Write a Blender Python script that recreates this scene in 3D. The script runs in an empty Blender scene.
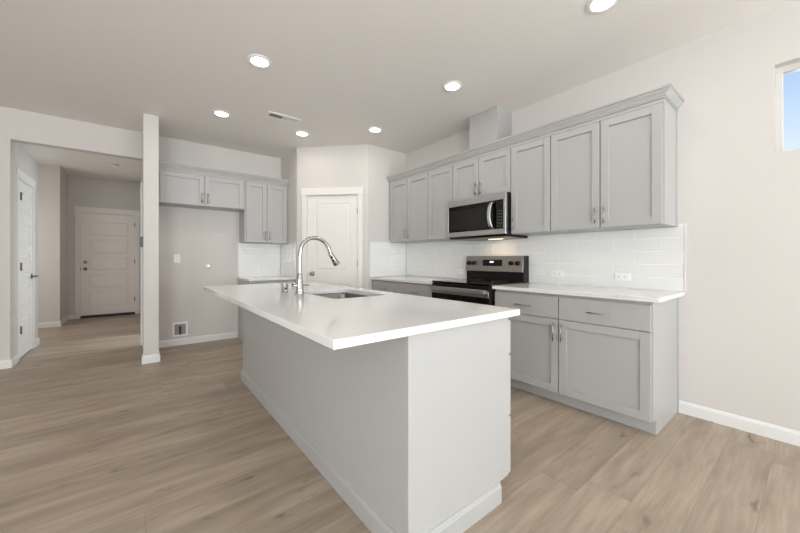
import bpy, bmesh, math, random
from mathutils import Vector, Matrix

random.seed(7)
S = bpy.context.scene
COL = S.collection
R = math.radians

# ------------------------------------------------------------------ camera
cam_d = bpy.data.cameras.new('camera')
cam = bpy.data.objects.new('camera', cam_d)
COL.objects.link(cam)
cam_d.sensor_fit = 'HORIZONTAL'
cam_d.sensor_width = 36.0
cam_d.lens = 36.0 * 330.7 / 800.0
cam_d.shift_y = -7.1 / 800.0
cam_d.clip_start = 0.05
cam.location = (0, 0, 1.143)
cam.rotation_euler = (R(90), 0, R(-38.35))
S.camera = cam

# ------------------------------------------------------------------ world, big lights, exposure
W = bpy.data.worlds.new('world')
S.world = W
W.use_nodes = True
wn = W.node_tree
for n in list(wn.nodes):
    wn.nodes.remove(n)
w_out = wn.nodes.new('ShaderNodeOutputWorld')
w_bg = wn.nodes.new('ShaderNodeBackground')
w_tc = wn.nodes.new('ShaderNodeTexCoord')
w_sep = wn.nodes.new('ShaderNodeSeparateXYZ')
w_rmp = wn.nodes.new('ShaderNodeValToRGB')
wn.links.new(w_tc.outputs['Generated'], w_sep.inputs[0])
wn.links.new(w_sep.outputs['Z'], w_rmp.inputs[0])
wn.links.new(w_rmp.outputs[0], w_bg.inputs[0])
wn.links.new(w_bg.outputs[0], w_out.inputs[0])
el = w_rmp.color_ramp.elements
el[0].position = 0.0; el[0].color = (0.62, 0.66, 0.70, 1)
el[1].position = 0.60; el[1].color = (0.10, 0.26, 0.62, 1)
e = el.new(0.20); e.color = (0.70, 0.81, 0.92, 1)
e = el.new(0.36); e.color = (0.38, 0.58, 0.87, 1)
w_bg.inputs[1].default_value = 1.0


def area_light(name, loc, rot, sx, sy, power, color):
    d = bpy.data.lights.new(name, 'AREA')
    d.shape = 'RECTANGLE'; d.size = sx; d.size_y = sy
    d.energy = power; d.color = color
    o = bpy.data.objects.new(name, d)
    o.location = loc; o.rotation_euler = rot
    COL.objects.link(o)
    return o


DAY = (0.87, 0.945, 0.995)
# daylight entering by the patio door in the wall behind the camera and by the window on the right
area_light('patio_daylight', (1.55, -4.42, 1.15), (R(140), 0, 0), 2.6, 2.1, 185, DAY)
area_light('great_room_daylight', (-2.2, -4.42, 1.4), (R(132), 0, 0), 1.8, 1.5, 205, DAY)
area_light('left_side_fill', (-4.28, -1.2, 1.15), (0, R(-130), 0), 1.9, 2.4, 95, DAY)  # added fill from the left, out of view, evens out the room
area_light('side_window_daylight', (3.36, -0.45, 2.1), (0, R(90), 0), 0.5, 1.1, 5, DAY)
# daylight of the room behind the hall doorway and added fill light in the side hall
area_light('laundry_daylight', (1.60, 6.15, 1.35), (0, R(90), 0), 1.2, 1.0, 34, (0.80, 0.92, 1.0))
area_light('side_hall_fill', (-2.57, 7.25, 1.4), (0, R(-60), 0), 1.3, 1.0, 27, (0.97, 0.97, 0.95))  # added to brighten the hall; the side hall has no window
CAN_POWER = 2.0
CAN_COLOR = (1.0, 0.95, 0.90)

S.view_settings.view_transform = 'Standard'
S.view_settings.look = 'None'
S.view_settings.gamma = 1.0
S.view_settings.use_curve_mapping = False
S.view_settings.exposure = 0.17
S.cycles.max_bounces = 10
S.cycles.diffuse_bounces = 6
S.cycles.glossy_bounces = 4
S.cycles.caustics_reflective = False
S.cycles.caustics_refractive = False
S.cycles.sample_clamp_indirect = 4.0


# ------------------------------------------------------------------ materials
def srgb(r, g, b):
    def f(c):
        c /= 255.0
        return c / 12.92 if c <= 0.04045 else ((c + 0.055) / 1.055) ** 2.4
    return (f(r), f(g), f(b), 1)


def material(name, color, rough=0.5, metal=0.0, spec=0.5, bump=0.0, bump_scale=200.0, mottle=0.0, mottle_scale=3.0,
             stretch=None, coat=0.0):
    m = bpy.data.materials.new(name)
    m.use_nodes = True
    nt = m.node_tree
    b = nt.nodes['Principled BSDF']
    b.inputs['Base Color'].default_value = color
    b.inputs['Roughness'].default_value = rough
    b.inputs['Metallic'].default_value = metal
    b.inputs['Specular IOR Level'].default_value = spec
    b.inputs['Coat Weight'].default_value = coat
    tc = nt.nodes.new('ShaderNodeTexCoord')
    mp = nt.nodes.new('ShaderNodeMapping')
    if stretch:
        mp.inputs['Scale'].default_value = stretch
    nt.links.new(tc.outputs['Object'], mp.inputs[0])
    if mottle > 0:
        nz = nt.nodes.new('ShaderNodeTexNoise')
        nz.inputs['Scale'].default_value = mottle_scale
        nz.inputs['Detail'].default_value = 4
        nt.links.new(mp.outputs[0], nz.inputs['Vector'])
        mx = nt.nodes.new('ShaderNodeMix'); mx.data_type = 'RGBA'
        mx.inputs['A'].default_value = tuple(c * (1 - mottle) for c in color[:3]) + (1,)
        mx.inputs['B'].default_value = tuple(min(1, c * (1 + mottle)) for c in color[:3]) + (1,)
        nt.links.new(nz.outputs['Fac'], mx.inputs['Factor'])
        nt.links.new(mx.outputs['Result'], b.inputs['Base Color'])
    if bump > 0:
        nb = nt.nodes.new('ShaderNodeTexNoise')
        nb.inputs['Scale'].default_value = bump_scale
        nb.inputs['Detail'].default_value = 3
        nt.links.new(mp.outputs[0], nb.inputs['Vector'])
        bp = nt.nodes.new('ShaderNodeBump')
        bp.inputs['Strength'].default_value = bump
        bp.inputs['Distance'].default_value = 0.002
        nt.links.new(nb.outputs['Fac'], bp.inputs['Height'])
        nt.links.new(bp.outputs[0], b.inputs['Normal'])
    return m


def emitter(name, color, strength):
    m = bpy.data.materials.new(name)
    m.use_nodes = True
    b = m.node_tree.nodes['Principled BSDF']
    b.inputs['Base Color'].default_value = (0.8, 0.8, 0.8, 1)
    b.inputs['Emission Color'].default_value = color
    b.inputs['Emission Strength'].default_value = strength
    return m


M = {}
M['wall'] = material('wall_paint', srgb(212, 207, 202), 0.75, spec=0.25, bump=0.12, bump_scale=90)
M['ceiling'] = material('ceiling_paint', srgb(238, 234, 230), 0.85, spec=0.2, bump=0.15, bump_scale=70)
M['trim'] = material('white_trim_paint', srgb(230, 229, 227), 0.4, spec=0.4, mottle=0.01)
M['door'] = material('white_door_paint', srgb(233, 229, 224), 0.4, spec=0.4, mottle=0.01)
M['garage_door'] = material('steel_door_paint', srgb(240, 232, 225), 0.45, spec=0.4, mottle=0.01)
M['cabinet'] = material('gray_cabinet_paint', srgb(178, 177, 175), 0.38, spec=0.45, mottle=0.012, mottle_scale=6)
M['gap'] = material('cabinet_inside_shadow_gray', srgb(150, 148, 146), 0.6, mottle=0.02)
M['bracket'] = material('dull_gray_bracket', srgb(92, 88, 84), 0.55, mottle=0.03)
M['vinyl'] = material('window_vinyl', srgb(212, 208, 203), 0.45, mottle=0.01)
M['tile'] = material('white_glazed_tile', srgb(232, 232, 230), 0.12, spec=0.5, bump=0.06, bump_scale=9, coat=0.2)
M['grout'] = material('white_grout', srgb(240, 239, 237), 0.9, bump=0.2, bump_scale=300)
M['steel'] = material('brushed_stainless', srgb(168, 163, 158), 0.28, 1.0, bump=0.10, bump_scale=60, stretch=(1, 1, 60), mottle=0.04, mottle_scale=40)
M['steel_bright'] = material('bright_brushed_stainless', srgb(200, 201, 202), 0.28, 1.0, bump=0.10, bump_scale=60, stretch=(1, 1, 60), mottle=0.04, mottle_scale=40)
M['steel_sink'] = material('satin_sink_steel', srgb(130, 127, 124), 0.32, 1.0, mottle=0.05, mottle_scale=30)
M['chrome'] = material('polished_chrome', srgb(190, 189, 188), 0.07, 1.0, mottle=0.01)
M['nickel'] = material('satin_nickel', srgb(172, 168, 162), 0.3, 1.0, mottle=0.02)
M['dark_nickel'] = material('aged_nickel_hinge', srgb(120, 114, 106), 0.35, 1.0, mottle=0.05)
M['black'] = material('black_enamel', srgb(14, 13, 13), 0.28, mottle=0.05, spec=0.3)
M['black_glass'] = material('black_ceramic_glass', srgb(10, 9, 9), 0.06, mottle=0.05, spec=0.3)
M['oven_glass'] = material('smoked_window_glass', srgb(34, 32, 30), 0.10, mottle=0.05, spec=0.3)
M['gray_mark'] = material('printed_gray_marks', srgb(120, 118, 116), 0.5, mottle=0.02)
M['plastic'] = material('white_plastic', srgb(240, 239, 237), 0.35, mottle=0.01)
M['socket'] = material('socket_slots_gray', srgb(120, 116, 112), 0.6, mottle=0.02)
M['vent_dark'] = material('duct_inside_dark', srgb(60, 57, 54), 0.8, mottle=0.1)
M['rubber'] = material('dark_threshold_rubber', srgb(38, 34, 32), 0.6, mottle=0.1)
M['box_gray'] = material('gray_box_plastic', srgb(150, 146, 140), 0.5, mottle=0.04)
M['brass'] = material('valve_brass', srgb(70, 58, 46), 0.45, 0.8, mottle=0.05)
M['lamp'] = emitter('can_light_lens', (1.0, 0.95, 0.88, 1), 8.0)
M['hood_lamp'] = emitter('cooktop_lamp_lens', (1.0, 0.80, 0.55, 1), 2.0)
M['clock'] = emitter('clock_digits', (0.75, 0.82, 1.0, 1), 1.6)
M['edge_trim'] = material('aluminium_edge_trim', srgb(222, 222, 222), 0.35, 0.1, mottle=0.02)

# quartz: white with faint warm veins
m = bpy.data.materials.new('white_quartz'); m.use_nodes = True
nt = m.node_tree; b = nt.nodes['Principled BSDF']
tc = nt.nodes.new('ShaderNodeTexCoord')
n1 = nt.nodes.new('ShaderNodeTexNoise'); n1.inputs['Scale'].default_value = 1.6; n1.inputs['Detail'].default_value = 6; n1.inputs['Distortion'].default_value = 1.2
rp = nt.nodes.new('ShaderNodeValToRGB')
rp.color_ramp.elements[0].position = 0.485; rp.color_ramp.elements[0].color = srgb(230, 229, 227)
rp.color_ramp.elements[1].position = 0.515; rp.color_ramp.elements[1].color = srgb(230, 229, 227)
ee = rp.color_ramp.elements.new(0.5); ee.color = srgb(226, 225, 222)
nt.links.new(tc.outputs['Object'], n1.inputs['Vector'])
nt.links.new(n1.outputs['Fac'], rp.inputs[0])
nt.links.new(rp.outputs[0], b.inputs['Base Color'])
b.inputs['Roughness'].default_value = 0.09
b.inputs['Specular IOR Level'].default_value = 0.5
M['quartz'] = m

# window pane: clear with a weak reflection
m = bpy.data.materials.new('clear_window_pane'); m.use_nodes = True
nt = m.node_tree
for n in list(nt.nodes):
    nt.nodes.remove(n)
o_ = nt.nodes.new('ShaderNodeOutputMaterial'); mx = nt.nodes.new('ShaderNodeMixShader')
tr = nt.nodes.new('ShaderNodeBsdfTransparent'); gl = nt.nodes.new('ShaderNodeBsdfGlossy')
lw = nt.nodes.new('ShaderNodeFresnel'); lw.inputs[0].default_value = 1.3
gl.inputs['Roughness'].default_value = 0.02
nt.links.new(lw.outputs[0], mx.inputs[0]); nt.links.new(tr.outputs[0], mx.inputs[1]); nt.links.new(gl.outputs[0], mx.inputs[2])
nt.links.new(mx.outputs[0], o_.inputs[0])
M['pane'] = m

# floor: vinyl planks running along X
m = bpy.data.materials.new('oak_plank_floor'); m.use_nodes = True
nt = m.node_tree; b = nt.nodes['Principled BSDF']
N = nt.nodes.new; L = nt.links.new


def mth(op, a, bv=None):
    n = N('ShaderNodeMath'); n.operation = op
    for i, v in enumerate((a, bv)):
        if v is None:
            continue
        if isinstance(v, (int, float)):
            n.inputs[i].default_value = v
        else:
            L(v, n.inputs[i])
    return n.outputs[0]


PW, PL = 0.1915, 1.83
tc = N('ShaderNodeTexCoord'); sp = N('ShaderNodeSeparateXYZ'); L(tc.outputs['Object'], sp.inputs[0])
yr = mth('DIVIDE', mth('ADD', sp.outputs['Y'], 19.8455), PW)
row = mth('FLOOR', yr); fy = mth('FRACT', yr)
wn1 = N('ShaderNodeTexWhiteNoise'); wn1.noise_dimensions = '1D'; L(row, wn1.inputs['W'])
xr = mth('ADD', mth('DIVIDE', mth('ADD', sp.outputs['X'], 20.0), PL), mth('MULTIPLY', wn1.outputs['Value'], 11.7))
colm = mth('FLOOR', xr); fx = mth('FRACT', xr)
cv = N('ShaderNodeCombineXYZ'); L(row, cv.inputs[0]); L(colm, cv.inputs[1])
wn2 = N('ShaderNodeTexWhiteNoise'); wn2.noise_dimensions = '2D'; L(cv.outputs[0], wn2.inputs['Vector'])
# seams
dy = mth('MULTIPLY', mth('MINIMUM', fy, mth('SUBTRACT', 1.0, fy)), PW)
dx = mth('MULTIPLY', mth('MINIMUM', fx, mth('SUBTRACT', 1.0, fx)), PL)
seam = mth('LESS_THAN', mth('MINIMUM', dx, dy), 0.0014)
# grain, offset by plank
off = N('ShaderNodeVectorMath'); off.operation = 'SCALE'; L(wn2.outputs['Color'], off.inputs[0]); off.inputs['Scale'].default_value = 37.0
ad = N('ShaderNodeVectorMath'); ad.operation = 'ADD'; L(tc.outputs['Object'], ad.inputs[0]); L(off.outputs[0], ad.inputs[1])


def grain(scl, s, det, dist):
    mp = N('ShaderNodeMapping'); mp.inputs['Scale'].default_value = scl
    L(ad.outputs[0], mp.inputs[0])
    g = N('ShaderNodeTexNoise'); g.inputs['Scale'].default_value = s; g.inputs['Detail'].default_value = det
    g.inputs['Distortion'].default_value = dist
    L(mp.outputs[0], g.inputs['Vector'])
    return g.outputs['Fac']


g1 = grain((0.9, 4.5, 1.0), 1.9, 5, 0.5)
g2 = grain((3.0, 60.0, 1.0), 2.0, 4, 0.3)
g3 = grain((3.6, 11.0, 1.0), 1.5, 2, 0.6)
g4 = grain((1.2, 16.0, 1.0), 2.0, 4, 0.9)
r1 = N('ShaderNodeValToRGB'); L(g1, r1.inputs[0])
r1.color_ramp.elements[0].position = 0.28; r1.color_ramp.elements[0].color = srgb(150, 134, 117)
r1.color_ramp.elements[1].position = 0.72; r1.color_ramp.elements[1].color = srgb(182, 166, 149)
v2 = mth('ADD', mth('MULTIPLY', g2, 0.32), 0.84)
v4 = mth('ADD', mth('MULTIPLY', g4, 0.46), 0.75)
kn = N('ShaderNodeValToRGB'); L(g3, kn.inputs[0])
kn.color_ramp.elements[0].position = 0.22; kn.color_ramp.elements[0].color = (0.60, 0.58, 0.56, 1)
kn.color_ramp.elements[1].position = 0.33; kn.color_ramp.elements[1].color = (1, 1, 1, 1)
v3 = mth('ADD', mth('MULTIPLY', wn2.outputs['Value'], 0.16), 0.92)
vs = mth('SUBTRACT', 1.0, mth('MULTIPLY', seam, 0.22))
tot = mth('MULTIPLY', mth('MULTIPLY', mth('MULTIPLY', v2, v4), v3), mth('MULTIPLY', vs, kn.outputs[0]))
vm = N('ShaderNodeVectorMath'); vm.operation = 'SCALE'; L(r1.outputs[0], vm.inputs[0]); L(tot, vm.inputs['Scale'])
L(vm.outputs[0], b.inputs['Base Color'])
b.inputs['Roughness'].default_value = 0.42
b.inputs['Specular IOR Level'].default_value = 0.35
bp = N('ShaderNodeBump'); bp.inputs['Strength'].default_value = 0.15; bp.inputs['Distance'].default_value = 0.001
L(g2, bp.inputs['Height']); L(bp.outputs[0], b.inputs['Normal'])
M['floor'] = m


# ------------------------------------------------------------------ mesh helpers
class Frame:
    """local (u along, d into, z up) -> world"""
    def __init__(s, origin, u, d):
        s.o = Vector(origin); s.u = Vector(u).normalized(); s.d = Vector(d).normalized()

    def __call__(s, u, d, z):
        return s.o + s.u * u + s.d * d + Vector((0, 0, z))


WORLD = Frame((0, 0, 0), (1, 0, 0), (0, 1, 0))


class MB:
    def __init__(s, f=WORLD):
        s.bm = bmesh.new(); s.f = f

    def prism(s, pts, z0, z1):
        """polygon of (u, d) extruded in z"""
        lo = [s.bm.verts.new(s.f(p[0], p[1], z0)) for p in pts]
        hi = [s.bm.verts.new(s.f(p[0], p[1], z1)) for p in pts]
        s.bm.faces.new(lo); s.bm.faces.new(hi)
        n = len(pts)
        for i in range(n):
            s.bm.faces.new((lo[i], lo[(i + 1) % n], hi[(i + 1) % n], hi[i]))
        return s

    def box(s, u0, u1, d0, d1, z0, z1):
        return s.prism([(u0, d0), (u1, d0), (u1, d1), (u0, d1)], z0, z1)

    def uprism(s, pts, u0, u1):
        """polygon of (d, z) extruded along u"""
        lo = [s.bm.verts.new(s.f(u0, p[0], p[1])) for p in pts]
        hi = [s.bm.verts.new(s.f(u1, p[0], p[1])) for p in pts]
        s.bm.faces.new(lo); s.bm.faces.new(hi)
        n = len(pts)
        for i in range(n):
            s.bm.faces.new((lo[i], lo[(i + 1) % n], hi[(i + 1) % n], hi[i]))
        return s

    def frustum(s, u0, u1, z0, z1, d0, d1, inset):
        """raised field: full rectangle at depth d1, inset rectangle at depth d0"""
        i = inset
        a = [s.bm.verts.new(s.f(*p)) for p in ((u0, d1, z0), (u1, d1, z0), (u1, d1, z1), (u0, d1, z1))]
        c = [s.bm.verts.new(s.f(*p)) for p in ((u0 + i, d0, z0 + i), (u1 - i, d0, z0 + i), (u1 - i, d0, z1 - i), (u0 + i, d0, z1 - i))]
        s.bm.faces.new(a); s.bm.faces.new(c)
        for k in range(4):
            s.bm.faces.new((a[k], a[(k + 1) % 4], c[(k + 1) % 4], c[k]))
        return s

    def sweep(s, pts, rad, seg=12, cap=True):
        """round tube through local points (u, d, z); rad a number or list"""
        P = [s.f(*p) for p in pts]
        n = len(P)
        if isinstance(rad, (int, float)):
            rad = [rad] * n
        t0 = (P[1] - P[0]).normalized()
        a = Vector((0, 0, 1)) if abs(t0.z) < 0.9 else Vector((1, 0, 0))
        nx = t0.cross(a).normalized()
        rings = []
        for i in range(n):
            t = (P[min(i + 1, n - 1)] - P[max(i - 1, 0)]).normalized()
            nx = (nx - t * nx.dot(t)).normalized()
            ny = t.cross(nx)
            rings.append([s.bm.verts.new(P[i] + (nx * math.cos(2 * math.pi * k / seg) + ny * math.sin(2 * math.pi * k / seg)) * rad[i]) for k in range(seg)])
        for i in range(n - 1):
            for k in range(seg):
                f = s.bm.faces.new((rings[i][k], rings[i][(k + 1) % seg], rings[i + 1][(k + 1) % seg], rings[i + 1][k]))
                f.smooth = True
        if cap:
            s.bm.faces.new(rings[0]); s.bm.faces.new(rings[-1])
        return s

    def cyl(s, p0, p1, r, seg=24):
        return s.sweep([p0, p1], r, seg)

    def lathe(s, c, prof, seg=32):
        """profile of (r, z) about the vertical axis at local (u, d)"""
        return s.sweep([(c[0], c[1], z + 1e-6 * i) for i, (r, z) in enumerate(prof)], [max(r, 1e-4) for r, z in prof], seg)

    def ring_disc(s, c, prof, seg=32):
        """open profile of (r, z) about vertical axis, not capped"""
        rings = []
        for r, z in prof:
            rings.append([s.bm.verts.new(s.f(c[0] + r * math.cos(2 * math.pi * k / seg), c[1] + r * math.sin(2 * math.pi * k / seg), z)) for k in range(seg)])
        for i in range(len(prof)):
            j = (i + 1) % len(prof)
            for k in range(seg):
                s.bm.faces.new((rings[i][k], rings[i][(k + 1) % seg], rings[j][(k + 1) % seg], rings[j][k]))
        return s

    def moulding(s, path, prof, side=1):
        """profile of (offset, z) swept along an open horizontal path with mitred corners"""
        pts = [Vector((p[0], p[1])) for p in path]
        n = len(pts)
        nrm = []
        for i in range(n - 1):
            d = (pts[i + 1] - pts[i]).normalized()
            nrm.append(Vector((d.y, -d.x)) * side)
        rows = []
        for i in range(n):
            if i == 0:
                mv = nrm[0]
            elif i == n - 1:
                mv = nrm[-1]
            else:
                mv = (nrm[i - 1] + nrm[i]); mv = mv / (mv.dot(nrm[i]))
            rows.append([s.bm.verts.new(s.f(pts[i].x + mv.x * o, pts[i].y + mv.y * o, z)) for o, z in prof])
        m_ = len(prof)
        for i in range(n - 1):
            for k in range(m_):
                s.bm.faces.new((rows[i][k], rows[i][(k + 1) % m_], rows[i + 1][(k + 1) % m_], rows[i + 1][k]))
        s.bm.faces.new(rows[0]); s.bm.faces.new(rows[-1])
        return s

    def build(s, name, mat, parent=None, bevel=0.0, seg=1):
        bmesh.ops.recalc_face_normals(s.bm, faces=s.bm.faces)
        off = parent_world(parent)
        me = bpy.data.meshes.new(name)
        if parent is None:
            # origin at the base centre of the thing
            xs = [v.co for v in s.bm.verts]
            off = Vector(((min(v.x for v in xs) + max(v.x for v in xs)) / 2, (min(v.y for v in xs) + max(v.y for v in xs)) / 2, min(v.z for v in xs)))
        bmesh.ops.translate(s.bm, verts=s.bm.verts, vec=-off)
        s.bm.to_mesh(me); s.bm.free()
        o = bpy.data.objects.new(name, me)
        COL.objects.link(o)
        o.data.materials.append(M[mat])
        if parent is None:
            o.location = off
        else:
            o.parent = parent
        if bevel > 0:
            bv = o.modifiers.new('edge', 'BEVEL')
            bv.width = bevel; bv.segments = seg; bv.limit_method = 'ANGLE'; bv.angle_limit = R(35)
        return o


def parent_world(p):
    v = Vector((0, 0, 0))
    while p is not None:
        v += p.location; p = p.parent
    return v


def tag(o, label, cat, group=None, kind=None):
    o['label'] = label; o['category'] = cat
    if group:
        o['group'] = group
    if kind:
        o['kind'] = kind
    return o


def thing(name, label, cat, loc, group=None, kind=None):
    o = bpy.data.objects.new(name, None)
    o.empty_display_size = 0.1
    COL.objects.link(o)
    o.location = loc
    return tag(o, label, cat, group, kind)


def copy_tree(o, parent=None):
    c = o.copy(); COL.objects.link(c)
    if parent is not None:
        c.parent = parent
    for ch in list(o.children):
        copy_tree(ch, c)
    return c


def struct(o, label, cat):
    return tag(o, label, cat, kind='structure')


def spline(pts, n=8):
    out = []
    P = [pts[0]] + list(pts) + [pts[-1]]
    for i in range(1, len(P) - 2):
        for k in range(n):
            t = k / n
            out.append(tuple(0.5 * ((2 * P[i][j]) + (-P[i - 1][j] + P[i + 1][j]) * t + (2 * P[i - 1][j] - 5 * P[i][j] + 4 * P[i + 1][j] - P[i + 2][j]) * t * t
                             + (-P[i - 1][j] + 3 * P[i][j] - 3 * P[i + 1][j] + P[i + 2][j]) * t ** 3) for j in range(len(pts[0]))))
    out.append(tuple(pts[-1]))
    return out


# ------------------------------------------------------------------ key dimensions
CEIL = 2.74
XW = 3.18      # stove wall
YW = 5.285     # fridge wall / header wall
A = Vector((1.775, 4.605, 0)); B = Vector((2.50, 3.87, 0))
DG = (B - A).normalized(); DN = Vector((-DG.y, DG.x, 0))   # diagonal pantry wall, into the pantry
FS = Frame((0, 0, 0), (0, 1, 0), (1, 0, 0))                # u = world y, d = world x
FD = Frame(A, DG, DN)

# ------------------------------------------------------------------ room shell
MB().box(-4.3, 3.5, -4.7, 9.1, -0.12, 0).build('floor', 'floor')
struct(bpy.data.objects['floor'], 'light brown wood-look plank floor across the whole kitchen and hall', 'floor')
bpy.data.objects['floor'].location.z = -0.12
o = MB().box(-4.3, 3.5, -4.7, 9.1, CEIL, CEIL + 0.12).build('ceiling', 'ceiling'); struct(o, 'flat off-white ceiling with recessed lights over the kitchen', 'ceiling')

# stove wall with the high window
WY0, WY1, WZ0, WZ1 = -1.05, 0.172, 1.822, 2.383
b_ = MB()
b_.box(XW, XW + 0.14, WY1, 3.99, 0, CEIL); b_.box(XW, XW + 0.14, -4.6, WY0, 0, CEIL)
b_.box(XW, XW + 0.14, WY0, WY1, 0, WZ0); b_.box(XW, XW + 0.14, WY0, WY1, WZ1, CEIL)
struct(b_.build('wall_right', 'wall'), 'long warm white wall behind the range and gray cabinets', 'wall')
# fridge wall
struct(MB().box(0.175, 1.895, YW, YW + 0.12, 0, CEIL).build('wall_far', 'wall'), 'warm white wall of the empty fridge alcove under gray cabinets', 'wall')
# pantry walls
struct(MB().box(1.775, 1.895, 4.655, YW, 0, CEIL).build('wall_pantry_side', 'wall'), 'short warm white pantry side wall beside the tall wall cabinet', 'wall')
DU0, DU1, DZ = 0.146, 0.887, 2.052
b_ = MB(FD)
Ld = (B - A).length
b_.prism([(0, 0), (DU0 - 0.01, 0), (DU0 - 0.01, 0.12), (-0.02, 0.12)], 0, CEIL)
b_.prism([(DU1 + 0.01, 0), (Ld, 0), (Ld, 0.12), (DU1 + 0.01, 0.12)], 0, CEIL)
b_.box(DU0 - 0.01, DU1 + 0.01, 0, 0.12, DZ + 0.01, CEIL)
struct(b_.build('wall_pantry', 'wall'), 'diagonal corner wall holding the white pantry door', 'wall')
struct(MB().box(2.50, 3.20, 3.87, 3.99, 0, CEIL).build('wall_pantry_return', 'wall'), 'short wall beside the pantry door at the end of the stove run', 'wall')
# partition whose end reads as a post
PY0, PY1, PZ = 5.62, 6.40, 2.06
b_ = MB(); b_.box(0.043, 0.178, 4.575, PY0, 0, CEIL); b_.box(0.043, 0.178, PY1, 8.86, 0, CEIL); b_.box(0.043, 0.178, PY0, PY1, PZ, CEIL)
struct(b_.build('wall_hall', 'wall'), 'narrow white wall end standing like a post between hall and fridge alcove', 'wall')
# wall left of the hall opening, with header
b_ = MB(); b_.box(-4.3, -1.06, YW, YW + 0.115, 0, CEIL); b_.box(-1.06, 0.043, YW, YW + 0.115, 2.412, CEIL)
struct(b_.build('wall_left', 'wall'), 'white wall and deep header over the opening to the hall', 'wall')
# lowered triangular soffit just inside the hall
b_ = MB(); b_.prism([(-1.06, YW + 0.115), (-0.585, YW + 0.115), (-1.06, 6.52)], 2.45, CEIL)
struct(b_.build('ceiling_soffit', 'ceiling'), 'small lowered triangular ceiling soffit inside the hall', 'ceiling')
# hall left wall with closet door opening
HY0, HY1, HZ = 5.60, 6.24, 2.06
b_ = MB(); b_.box(-1.18, -1.06, YW + 0.115, HY0, 0, CEIL); b_.box(-1.18, -1.06, HY1, 6.52, 0, CEIL); b_.box(-1.18, -1.06, HY0, HY1, HZ, CEIL)
struct(b_.build('wall_hall_left', 'wall'), 'hall side wall holding the narrow white closet door', 'wall')
struct(MB().box(-2.6, -1.05, 8.03, 8.15, 0, CEIL).build('wall_hall_corner', 'wall'), 'pale wall jutting out left of the closed entry door', 'wall')
struct(MB().box(-1.17, -1.05, 8.15, 8.86, 0, CEIL).build('wall_hall_niche', 'wall'), 'short shaded wall between the jutting wall and the entry door', 'wall')
GX0, GX1, GZ = -0.885, -0.048, 2.062
b_ = MB(); b_.box(-1.05, GX0, 8.86, 8.98, 0, CEIL); b_.box(GX1, 0.178, 8.86, 8.98, 0, CEIL); b_.box(GX0, GX1, 8.86, 8.98, GZ, CEIL)
struct(b_.build('wall_hall_end', 'wall'), 'far hall wall holding the closed entry door', 'wall')
struct(MB().box(-2.72, -2.6, 6.40, 8.15, 0, CEIL).build('wall_side_hall_end', 'wall'), 'end wall of the side hall behind the closet', 'wall')
struct(MB().box(-2.6, -1.18, 6.40, 6.52, 0, CEIL).build('wall_side_hall', 'wall'), 'closet back wall facing the side hall', 'wall')
# great room behind the camera
b_ = MB()
b_.box(-4.3, -3.1, -4.6, -4.48, 0, CEIL); b_.box(-3.1, -1.3, -4.6, -4.48, 0, 0.65); b_.box(-3.1, -1.3, -4.6, -4.48, 2.15, CEIL)
b_.box(-1.3, 0.25, -4.6, -4.48, 0, CEIL); b_.box(0.25, 2.85, -4.6, -4.48, 2.2, CEIL); b_.box(2.85, 3.18, -4.6, -4.48, 0, CEIL)
struct(b_.build('wall_back', 'wall'), 'wall behind the viewer with a patio door and a window', 'wall')
b_ = MB(); b_.box(-4.42, -4.3, -4.6, -2.5, 0, CEIL); b_.box(-4.42, -4.3, 0.1, YW + 0.115, 0, CEIL); b_.box(-4.42, -4.3, -2.5, 0.1, 2.2, CEIL)  # opening on the left added for the side fill light
struct(b_.build('wall_great_room', 'wall'), 'far side wall of the great room left of the view', 'wall')

# window in the stove wall
wnd = thing('window_1', 'small high window showing blue sky above the right-hand wall', 'window', (XW + 0.1, (WY0 + WY1) / 2, WZ0), kind='structure')
b_ = MB(FS)
fw = 0.038
b_.box(WY0, WY1, XW + 0.068, XW + 0.125, WZ0, WZ0 + 0.012); b_.box(WY0, WY1, XW + 0.068, XW + 0.125, WZ1 - fw, WZ1)
b_.box(WY1 - 0.032, WY1, XW + 0.068, XW + 0.125, WZ0 + 0.012, WZ1 - fw); b_.box(WY0, WY0 + 0.032, XW + 0.068, XW + 0.125, WZ0 + 0.012, WZ1 - fw)
b_.build('window_frame', 'vinyl', wnd, 0.002)
MB(FS).box(WY0 + 0.032, WY1 - 0.032, XW + 0.092, XW + 0.098, WZ0 + 0.012, WZ1 - fw).build('glass', 'pane', wnd)

# baseboards
BB = [(0, 0), (0.014, 0), (0.014, 0.070), (0.011, 0.078), (0.007, 0.088), (0, 0.088)]


def baseboard(name, path, side, label):
    return struct(MB().moulding(path, BB, side).build(name, 'trim'), label, 'baseboard')


baseboard('baseboard_right', [(XW, 0.645), (XW, -4.4)], 1, 'white baseboard along the right wall past the cabinet end')
baseboard('baseboard_far', [(0.192, YW), (1.145, YW)], 1, 'white baseboard along the back of the empty fridge alcove')
baseboard('baseboard_post', [(0.043, 4.70), (0.043, 4.575), (0.178, 4.575), (0.178, YW - 0.015)], 1, 'white baseboard wrapped around the foot of the post-like wall end')
baseboard('baseboard_left', [(-4.2, YW), (-1.06, YW), (-1.06, 5.515)], 1, 'white baseboard at the wall corner left of the hall opening')
baseboard('baseboard_closet', [(-1.06, 6.325), (-1.06, 6.52), (-1.40, 6.52)], 1, 'short white baseboard at the corner past the closet door')
baseboard('baseboard_hall', [(-2.55, 8.03), (-1.05, 8.03), (-1.05, 8.86), (-0.962, 8.86)], 1, 'white baseboard round the jutting wall left of the entry door')

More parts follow.
